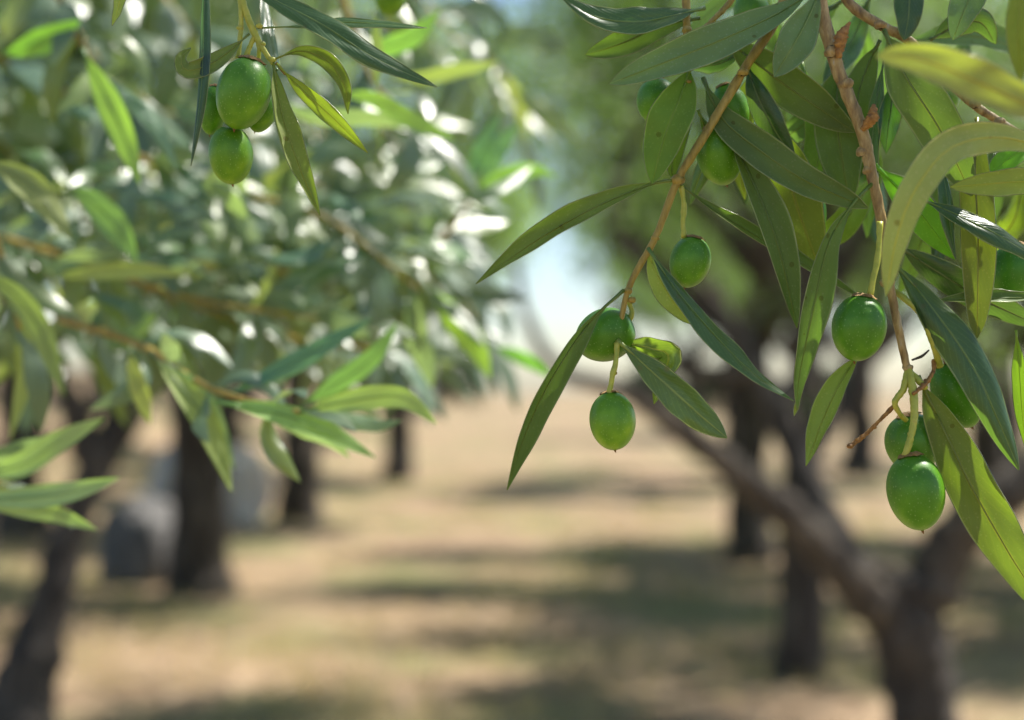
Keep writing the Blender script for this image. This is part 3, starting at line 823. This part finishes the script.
extra += [
    ('faint silvery olive branch ending level with the pair of green leaves above the path', [(120, 280, .95), (210, 310, .92), (300, 340, .90), (380, 350, .88)], 12, 23),
    ('faint olive branch filling the left edge under the topmost leaves', [(-80, 60, .95), (-20, 120, .95), (40, 180, .95), (110, 230, .95)], 11, 24),
    ('faint silvery olive branch right below the sharp top-left leaf', [(260, 20, 1.1), (340, 90, 1.05), (400, 150, 1.05), (450, 250, 1.05)], 13, 25),
    ('faint silvery olive branch just left of the long narrow leaf of the centre branch', [(300, 180, 1.0), (360, 210, 1.0), (410, 250, 1.0), (450, 310, 1.0)], 14, 17),
    ('faint silvery olive branch beneath the yellow-green leaves of the top-left sprig', [(200, 200, .95), (260, 250, .95), (310, 300, .95), (370, 350, .95)], 14, 18),
    ('faint olive branch in the upper left between two long bright leaves', [(20, -60, 1.2), (80, 40, 1.2), (170, 130, 1.2), (230, 230, 1.2)], 15, 19),
    ('faint olive branch along the very top left of centre', [(250, -60, 1.3), (330, 0, 1.3), (420, 40, 1.3), (500, 100, 1.3)], 12, 20),
]
for lb, path, nn, sd in extra:
    spray(lb, path, nn, sd, L=(.07, .095))

# ================================================================== trees
def crown_mesh(name, clumps, n_leaves, seed, leaf_len=(0.05, 0.08), mat=None, reject=None, wfac=.24):
    """clumps: (centre, radius). leaves are small folded blades scattered through each clump"""
    rnd = random.Random(seed)
    mb = MB()
    tot = sum(r ** 2 for _, r in clumps)
    vs, fs, uv = [], [], []
    for c, r in clumps:
        k = int(n_leaves * r * r / tot)
        c = Vector(c)
        for _ in range(k):
            v = Vector((rnd.gauss(0, .5), rnd.gauss(0, .5), rnd.gauss(0, .42)))
            if v.length > 1.3: v *= .7
            p = c + v * r
            if reject and reject(p): continue
            ax = (v * .8 + Vector((rnd.gauss(0, .6), rnd.gauss(0, .6), rnd.gauss(-.25, .5)))).normalized()
            nb = Vector((rnd.gauss(.25, .5), rnd.gauss(-.4, .5), 1))
            nb = (nb - ax * nb.dot(ax)).normalized()
            S = nb.cross(ax)
            L = rnd.uniform(*leaf_len)
            w = L * wfac * .5
            q = len(vs)
            vs += [p, p + ax * L * .5 + S * w + nb * w * .3, p + ax * L * .5 - nb * 0.0, p + ax * L * .5 - S * w + nb * w * .3, p + ax * L - nb * L * .08]
            fs += [(q, q + 2, q + 1), (q, q + 3, q + 2), (q + 2, q + 4, q + 1), (q + 3, q + 4, q + 2)]
    # orient so +nb side is front
    mb.v = [tuple(a) for a in vs]; mb.f = [f[::-1] for f in fs]; mb.uv = [(0.5, 0.5)] * len(vs)
    return mb.mesh(name, mat or M_CROWN, smooth=False)


def tree_skeleton(seed, h=1.3, r0=.17, spread=2.2, top=3.6, nl=5, lean=(0, 0)):
    rnd = random.Random(seed)
    mb = MB()
    fork = Vector((lean[0], lean[1], h))
    tube(mb, [(0, 0, -.2), (lean[0] * .2 + .03, lean[1] * .2, h * .35), (lean[0] * .6 - .03, lean[1] * .6, h * .7), fork], [r0 * 1.7, r0 * 1.1, r0 * .95, r0 * 1.05], sides=14, n=16, rough=.35, rfreq=1.2)
    clumps = []
    for i in range(nl):
        a = 2 * math.pi * (i + rnd.uniform(-.3, .3)) / nl
        R1 = spread * rnd.uniform(.45, .8)
        e = fork + Vector((math.cos(a) * R1, math.sin(a) * R1, rnd.uniform(.5, 1) * (top - h) * .75))
        m_ = fork.lerp(e, .5) + Vector((rnd.uniform(-.15, .15), rnd.uniform(-.15, .15), -.05))
        tube(mb, [fork - Vector((0, 0, .12)), m_, e], [r0 * .7, r0 * .42, r0 * .14], sides=9, n=12, rough=.3, rfreq=1.2)
        for j in range(5):
            s = m_.lerp(e, rnd.uniform(0, 1))
            a2 = a + rnd.uniform(-1.3, 1.3)
            e2 = s + Vector((math.cos(a2) * rnd.uniform(.4, .9) * spread * .5, math.sin(a2) * rnd.uniform(.4, .9) * spread * .5, rnd.uniform(.15, .9)))
            tube(mb, [s, s.lerp(e2, .5) + Vector((0, 0, .1)), e2], [r0 * .2, r0 * .12, r0 * .05], sides=5, n=6, rough=.2)
            clumps.append((e2 + Vector((0, 0, .15)), rnd.uniform(.3, .55)))
            clumps.append((s.lerp(e2, .6) + Vector((rnd.uniform(-.3, .3), rnd.uniform(-.3, .3), rnd.uniform(.1, .5))), rnd.uniform(.3, .6)))
        clumps.append((e, .6))
    return mb, clumps


TYPES = []
for sd, hh, rr, sp, tp in ((1, 1.75, .17, 2.3, 4.4), (2, 2.0, .15, 2.0, 4.7), (3, 1.65, .2, 2.5, 4.3)):
    mb, cl_ = tree_skeleton(sd, hh, rr, sp, tp)
    TYPES.append((mb.mesh('trunk', M_BARK), crown_mesh('crown', cl_, 17000, sd, leaf_len=(.08, .13), wfac=.32)))


def ground_z(x, y):
    z = 0.0
    z += 0.10 * mnoise.noise(Vector((x * .25, y * .25, 3)))  * min(1, max(0, (y - 3) / 4))
    # bank rising at the left and, gentler, at the right
    t = max(0, min(1, (-x - 2.5) / 14)); u = max(0, min(1, (y - 9) / 16))
    z += 2.4 * t * t * (3 - 2 * t) * u
    t = max(0, min(1, (x - 6) / 20))
    z += 1.0 * t * t * u
    return z


def tree(px, y, kind, rot, sc, label, sz=1.0):
    x = (px - 512) / FPX * y
    z = ground_z(x, y)
    t = empty('olive_tree', (x, y, z), label, 'tree', 'olive trees of the grove')
    for nm, me in (('trunk', TYPES[kind][0]), ('crown', TYPES[kind][1])):
        o = bpy.data.objects.new(nm, me)
        C.objects.link(o)
        o.parent = t
    t.rotation_euler = (0, 0, R(rot))
    t.scale = (sc, sc, sc * sz)
    return t


# --- the big forked tree on the right, built from its own limbs
bx, by = (925 - 512) / FPX * 6.1, 6.1
T1 = empty('olive_tree', (bx, by, ground_z(bx, by)), 'large nearest olive tree at right, thick trunk forking into long spreading limbs', 'tree', 'olive trees of the grove')


def wood(t, name, pts, radii, mat=M_BARK, rough=.3, n=None, sides=14):
    wp = [P(*p) for p in pts]
    mb = MB()
    tube(mb, wp, radii, sides=sides, n=n or len(pts) * 6, rough=rough, rfreq=1.2)
    me = mb.mesh(name, mat, wp[0])
    return place(name, me, t, wp[0])


wood(T1, 'trunk', [(930, 790, 6.1), (925, 720, 6.1), (912, 655, 6.1), (905, 600, 6.1), (915, 575, 6.1)], [.24, .165, .155, .17, .12])
wood(T1, 'limb', [(905, 625, 6.1), (860, 590, 6.0), (800, 525, 5.9), (740, 475, 5.8), (680, 430, 5.7), (625, 392, 5.5), (560, 370, 5.4), (527, 318, 5.3), (515, 260, 5.2)], [.12, .10, .08, .068, .056, .043, .030, .022, .012], mat=M_BARKW)
wood(T1, 'limb', [(885, 610, 6.15), (835, 540, 6.3), (800, 465, 6.5), (772, 400, 6.6), (735, 335, 6.7), (665, 285, 6.7), (615, 220, 6.7), (630, 140, 6.8), (650, 50, 6.9)], [.11, .085, .07, .06, .05, .045, .042, .04, .036], mat=M_BARK)
wood(T1, 'limb', [(925, 600, 6.1), (950, 545, 6.1), (1000, 500, 6.0), (1060, 450, 6.0), (1120, 350, 6)], [.13, .11, .10, .08, .05], mat=M_BARKW)
wood(T1, 'limb', [(800, 470, 6.5), (845, 400, 6.7), (880, 320, 6.8), (900, 200, 6.9)], [.06, .04, .03, .02])
wood(T1, 'limb', [(752, 370, 6.6), (700, 372, 6.5), (640, 350, 6.4), (600, 290, 6.3)], [.05, .04, .03, .015], mat=M_BARKW)
wood(T1, 'limb', [(778, 410, 6.6), (820, 330, 6.9), (790, 240, 7.0), (800, 120, 7)], [.06, .045, .035, .02], mat=M_BARKW)
rt = random.Random(5)
cl1 = []
for i in range(60):
    cl1.append((P(rt.uniform(380, 1150), rt.uniform(-330, 130), rt.uniform(5.4, 8.8)), rt.uniform(.28, .5)))
for (x, y, d, r) in ((900, 250, 7, .3), (780, 300, 7.2, .18), (980, 330, 7.4, .3), (940, 420, 8, .16), (720, 200, 7, .25), (620, 200, 6.6, .25), (800, 395, 7.2, .08)):
    cl1.append((P(x, y, d), r))
cm = crown_mesh('crown', cl1, 24000, 6, leaf_len=(.05, .085), wfac=.27)
o = bpy.data.objects.new('crown', cm); C.objects.link(o); o.parent = T1; o.location = -T1.location

# --- leaning dark tree at the left edge
lx, ly = (5 - 512) / FPX * 6.6, 6.6
T2 = empty('olive_tree', (lx, ly, ground_z(lx, ly)), 'dark leaning olive trunk at the left edge, close to the viewer', 'tree', 'olive trees of the grove')
wood(T2, 'trunk', [(5, 760, 6.6), (20, 700, 6.6), (45, 620, 6.6), (68, 540, 6.65), (95, 470, 6.7), (130, 400, 6.8), (160, 300, 6.9), (170, 200, 7)], [.23, .15, .10, .085, .09, .11, .08, .05])
wood(T2, 'limb', [(95, 470, 6.7), (60, 380, 6.6), (-10, 290, 6.4)], [.08, .06, .03])
cl2 = [(P(rt.uniform(-300, 460), rt.uniform(-300, 200), rt.uniform(5.8, 8.6)), rt.uniform(.28, .52)) for _ in range(54)]
cm = crown_mesh('crown', cl2, 36000, 8, leaf_len=(.05, .085), wfac=.27)
o = bpy.data.objects.new('crown', cm); C.objects.link(o); o.parent = T2; o.location = -T2.location

tree(197, 11.2, 0, 20, 1.15, 'olive tree with dark trunk standing beside the grey boulder at left')
tree(300, 17.6, 1, 70, 1.45, 'olive tree behind and right of the trunk beside the boulder', .8)
tree(802, 7.8, 1, 130, 0.68, 'olive tree with slim trunk just behind the big forked limbs', 1.5)
tree(750, 13.9, 1, 200, 1.15, 'olive tree with a long shadow, next behind the slim trunk at right', .9)
tree(985, 15, 0, 250, 1.1, 'olive tree behind the right side of the large forked tree')
tree(20, 15, 2, 310, 1.1, 'olive tree on the bank at the far left edge')
tree(400, 26, 0, 150, 1.3, 'distant olive tree left of the path behind the first left row')
tree(225, 24, 2, 45, 1.3, 'distant olive tree on the left bank above the pale stones')
tree(735, 24, 1, 10, 1.3, 'distant olive tree right of the bright gap')
tree(860, 27, 2, 95, 1.3, 'distant olive tree seen between the limbs of the forked tree')
tree(100, 31, 1, 190, 1.4, 'distant olive tree high on the bank at left')
tree(330, 38, 2, 280, 1.4, 'far small olive tree beyond the left row')
tree(1010, 32, 1, 330, 1.4, 'distant olive tree at the right edge beyond the pale field')
tree(395, 52, 0, 30, 1.3, 'far olive tree at the end of the path on its left side')
tree(345, 60, 1, 80, 1.7, 'far olive tree left of the bright gap at the path end')
tree(690, 48, 0, 120, 1.5, 'far olive tree right of the bright gap at the path end')
tree(800, 55, 2, 170, 1.6, 'far olive tree right of the far one beside the bright gap')
tree(250, 45, 0, 210, 1.6, 'far olive tree on the left bank beyond the pale stones')
tree(1120, 10.5, 0, 60, 1.05, 'olive tree at the right edge behind the large forked one, mostly its crown showing')
# added trees, trunks out of view, whose crowns cast shade bands over the ground

tree(1090, 11.8, 2, 15, 1.2, 'broad olive tree added past the right edge to shade the path, its crown showing behind the right limb', .85)
tree(-45, 9.6, 0, 120, 1.25, 'olive tree added at the left edge for ground shade, crown spreading behind the leaning dark trunk')
# shrub at the end of the path
sx, sy = (448 - 512) / FPX * 120, 120
S = empty('shrub', (sx, sy, ground_z(sx, sy)), 'dark round shrub at the far end of the path, left side', 'shrub')
S.scale = (2.9, 2.9, 2.9)
cr = [(Vector((random.uniform(-.7, .7), random.uniform(-.5, .5), random.uniform(.3, 1.1))), .5) for _ in range(9)]
o = bpy.data.objects.new('foliage', crown_mesh('foliage', cr, 3500, 3, leaf_len=(.1, .18), wfac=.5, mat=M_SHRUB)); C.objects.link(o); o.parent = S
mb = MB(); tube(mb, [(0, 0, -.1), (.05, 0, .4), (0, .05, .9)], [.08, .06, .03]); o = bpy.data.objects.new('stem', mb.mesh('stem', M_BARK)); C.objects.link(o); o.parent = S

for px_, d_, k_, lb_ in ((330, 95, 2.6, 'dark far bush left of the grey rock at the path end'),
                         (655, 100, 2.4, 'dark far bush right of the bright gap, nearest to it'),
                         (722, 85, 2.3, 'dark far bush below the limbs of the forked tree'),
                         (835, 90, 2.0, 'dark far bush seen left of the two lowest olives'),
                         (965, 80, 2.6, 'dark far bush near the right edge of the grove')):
    S2 = S.copy(); C.objects.link(S2)
    xx = (px_ - 512) / FPX * d_
    S2.location = (xx, d_, ground_z(xx, d_)); S2.scale = (k_, k_, k_ * .9); S2.rotation_euler = (0, 0, px_)
    S2['label'] = lb_; S2['group'] = 'low bushes at the far end of the grove'
    for ch in list(S.children):
        c2 = ch.copy(); C.objects.link(c2); c2.parent = S2
S['group'] = 'low bushes at the far end of the grove'


# rocks
def rock(px, y, w, h, seed, mat, label, group=None):
    x = (px - 512) / FPX * y
    mb = MB()
    nu, nv = 28, 16
    vs, fs = [], []
    sd = Vector((seed * 3.7, seed, -seed))
    for j in range(nv + 1):
        ph = math.pi * j / nv
        for i in range(nu):
            a = 2 * math.pi * i / nu
            v = Vector((math.sin(ph) * math.cos(a), math.sin(ph) * math.sin(a), math.cos(ph)))
            k = 1 + .35 * mnoise.noise(v * 1.2 + sd) + .12 * mnoise.noise(v * 3.5 + sd)
            vs.append((v.x * k * w / 2, v.y * k * w / 2 * .85, v.z * k * h * .62 + h * .32))
    for j in range(nv):
        for i in range(nu):
            i2 = (i + 1) % nu
            fs.append((j * nu + i, (j + 1) * nu + i, (j + 1) * nu + i2, j * nu + i2))
    mb.add(vs, fs)
    o = bpy.data.objects.new('boulder', mb.mesh('boulder', mat))
    C.objects.link(o)
    o.location = (x, y, ground_z(x, y))
    return tag(o, label, 'rock', group)


rock(140, 12, .72, .72, 4, M_ROCKG, 'blue-grey boulder on the ground left of a dark trunk')
rock(238, 17, .75, 1.05, 2, M_ROCKW, 'tall pale stone right of the boulder, between two trunks', 'pale stones among the left trees')
rock(180, 19, .70, .9, 6, M_ROCKW, 'pale stone showing just above the grey boulder', 'pale stones among the left trees')
rock(388, 80, 4.6, 2.8, 8, M_ROCKG, 'grey rock at the far end of the path, left of the shrub')

# ------------------------------------------------------------------ overhead crowns of the two near trees the branches belong to
def frustum(p, m=1.12):
    q = p - CAM
    d = q.dot(Fw)
    if d < 0.1: return p.z < 1.95
    return q.dot(Up) < d * .2532 * m + .05 and abs(q.x) < d * .36 * m + .05


rn = random.Random(11)


def near_tree(base, label, limbs, clumps, n, seed):
    t = empty('olive_tree', base, label, 'tree', 'olive trees of the grove')
    mb = MB()
    b = Vector(base)
    for pts, rad in limbs:
        tube(mb, pts, rad, sides=12, n=len(pts) * 6, rough=.25, rfreq=1.2)
    o = bpy.data.objects.new('trunk', mb.mesh('trunk', M_BARK, b)); C.objects.link(o); o.parent = t
    cm = crown_mesh('crown', clumps, n, seed, leaf_len=(.05, .075), wfac=.24, reject=frustum)
    o = bpy.data.objects.new('crown', cm); C.objects.link(o); o.parent = t; o.location = -b
    return t


clr = []
for i in range(26):
    clr.append((Vector((rn.uniform(-.1, 1.7), rn.uniform(.3, 1.7), rn.uniform(2.25, 3.2))), rn.uniform(.22, .4)))
near_tree((1.75, .9, ground_z(1.75, .9)), 'olive tree just outside the right edge whose crown hangs overhead',
          [([(1.75, .9, -.2), (1.72, .9, .5), (1.8, .92, 1.1), (1.7, .9, 1.6)], [.26, .17, .15, .14]),
           ([(1.7, .9, 1.5), (1.4, .8, 2.1), (.8, .7, 2.5), (.2, .6, 2.6)], [.11, .08, .05, .02]),
           ([(1.7, .9, 1.5), (1.9, 1.3, 2.2), (1.5, 1.6, 2.9)], [.1, .07, .03]),
           ([(1.4, .8, 2.1), (.8, .8, 2.2), (.35, .6, 2.1), (.145, .48, 1.85), (.09, .48, 1.74)], [.05, .03, .015, .008, .003]),
           ([(.35, .6, 2.1), (.2, .5, 1.9), (.10, .475, 1.74)], [.012, .006, .003])],
          clr, 3600, 31)
cll = []
for i in range(16):
    cll.append((Vector((rn.uniform(-2.0, -.3), rn.uniform(.9, 2.6), rn.uniform(2.3, 3.3))), rn.uniform(.22, .4)))
near_tree((-1.9, 1.6, ground_z(-1.9, 1.6)), 'olive tree just outside the left edge that bears the blurred branches',
          [([(-1.9, 1.6, -.2), (-1.85, 1.6, .5), (-1.95, 1.6, 1.2), (-1.8, 1.6, 1.7)], [.24, .16, .14, .12]),
           ([(-1.8, 1.6, 1.6), (-1.3, 1.4, 2.2), (-.8, 1.3, 2.6)], [.1, .06, .02]),
           ([(-1.8, 1.6, 1.5), (-1.2, 1.2, 1.85), (-.7, .95, 1.85), (-.35, .8, 1.8)], [.06, .035, .018, .006]),
           ([(-.7, .95, 1.85), (-.4, .7, 1.85), (-.09, .46, 1.74)], [.014, .007, .002])],
          cll, 1500, 32)

# ------------------------------------------------------------------ ground
mb = MB()
xs = [-400, -200, -100, -60] + [-40 + i * 1.0 for i in range(81)] + [60, 100, 200, 400]
ys = [-60, -20, -8] + [-4 + i * 1.0 for i in range(75)] + [80, 100, 150, 300, 700]
for y in ys:
    for x in xs:
        mb.v.append((x, y, ground_z(x, y)))
        mb.uv.append((0, 0))
nx = len(xs)
for j in range(len(ys) - 1):
    for i in range(nx - 1):
        mb.f.append((j * nx + i, j * nx + i + 1, (j + 1) * nx + i + 1, (j + 1) * nx + i))
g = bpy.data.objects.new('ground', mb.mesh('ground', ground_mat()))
C.objects.link(g)
tag(g, 'dry straw covered ground of the grove with patches of shade', 'ground', kind='structure')

# dry grass
M_GRASS = leaf_material('dry_grass', objcolor=False, top=(0.42, 0.32, 0.18), under=(0.42, 0.33, 0.2), trans=(0.4, 0.32, 0.12), tfac=.3, rough=.6, detail=False)
rg = random.Random(9)
vs, fs = [], []
for i in range(4500):
    y = 4.5 + 26 * rg.random() ** 1.4
    x = rg.uniform(-.42, .42) * y
    if mnoise.noise(Vector((x * .5, y * .5, 7))) < -.12: continue
    z0 = ground_z(x, y) - .01
    for k in range(9):
        bx_, by_ = x + rg.gauss(0, .06), y + rg.gauss(0, .06)
        h = rg.uniform(.04, .16)
        a = rg.uniform(0, 6.28); w = .004
        q = len(vs)
        vs += [(bx_ - w * math.cos(a), by_ - w * math.sin(a), z0), (bx_ + w * math.cos(a), by_ + w * math.sin(a), z0), (bx_ + rg.gauss(0, .05), by_ + rg.gauss(0, .05), z0 + h)]
        fs.append((q, q + 1, q + 2))
mb = MB(); mb.v, mb.f, mb.uv = vs, fs, [(0, 0)] * len(vs)
g = bpy.data.objects.new('dry_grass', mb.mesh('dry_grass', M_GRASS, smooth=False))
C.objects.link(g)
tag(g, 'short dry yellow grass scattered over the ground', 'grass', kind='stuff')

# ------------------------------------------------------------------ light, sky, camera
w = bpy.data.worlds.new('World')
bpy.context.scene.world = w
w.use_nodes = True
nt = w.node_tree
nt.nodes.clear()
sky = nt.nodes.new('ShaderNodeTexSky')
sky.sky_type = 'NISHITA'
sky.sun_disc = False
sky.sun_elevation = R(SUN_EL)
sky.sun_rotation = R(SUN_AZ)
sky.dust_density = 0.9
sky.air_density = 1.0
sky.ozone_density = 2.0
bg = nt.nodes.new('ShaderNodeBackground')
bg.inputs[1].default_value = 0.088
wo = nt.nodes.new('ShaderNodeOutputWorld')
nt.links.new(sky.outputs[0], bg.inputs[0])
nt.links.new(bg.outputs[0], wo.inputs[0])

sl = bpy.data.lights.new('sun', 'SUN')
sl.energy = 5.0
sl.angle = R(0.53)
sl.color = (1.0, 0.95, 0.87)
so = bpy.data.objects.new('sun', sl)
C.objects.link(so)
so.rotation_euler = SUND.to_track_quat('Z', 'Y').to_euler()
so.location = (3, 5, 12)

cam = bpy.data.cameras.new('camera')
cam.lens = 50
cam.sensor_width = 36
cam.clip_start = 0.05
cam.clip_end = 2000
cam.dof.use_dof = True
cam.dof.focus_distance = 0.458
cam.dof.aperture_fstop = 5.6
co = bpy.data.objects.new('camera', cam)
C.objects.link(co)
co.location = CAM
co.rotation_euler = (R(90) + PITCH, 0, 0)
sc = bpy.context.scene
sc.camera = co
sc.view_settings.view_transform = 'Standard'
sc.view_settings.look = 'None'
sc.view_settings.gamma = 1
sc.view_settings.exposure = 1.12
sc.cycles.max_bounces = 8
sc.cycles.sample_clamp_indirect = 6
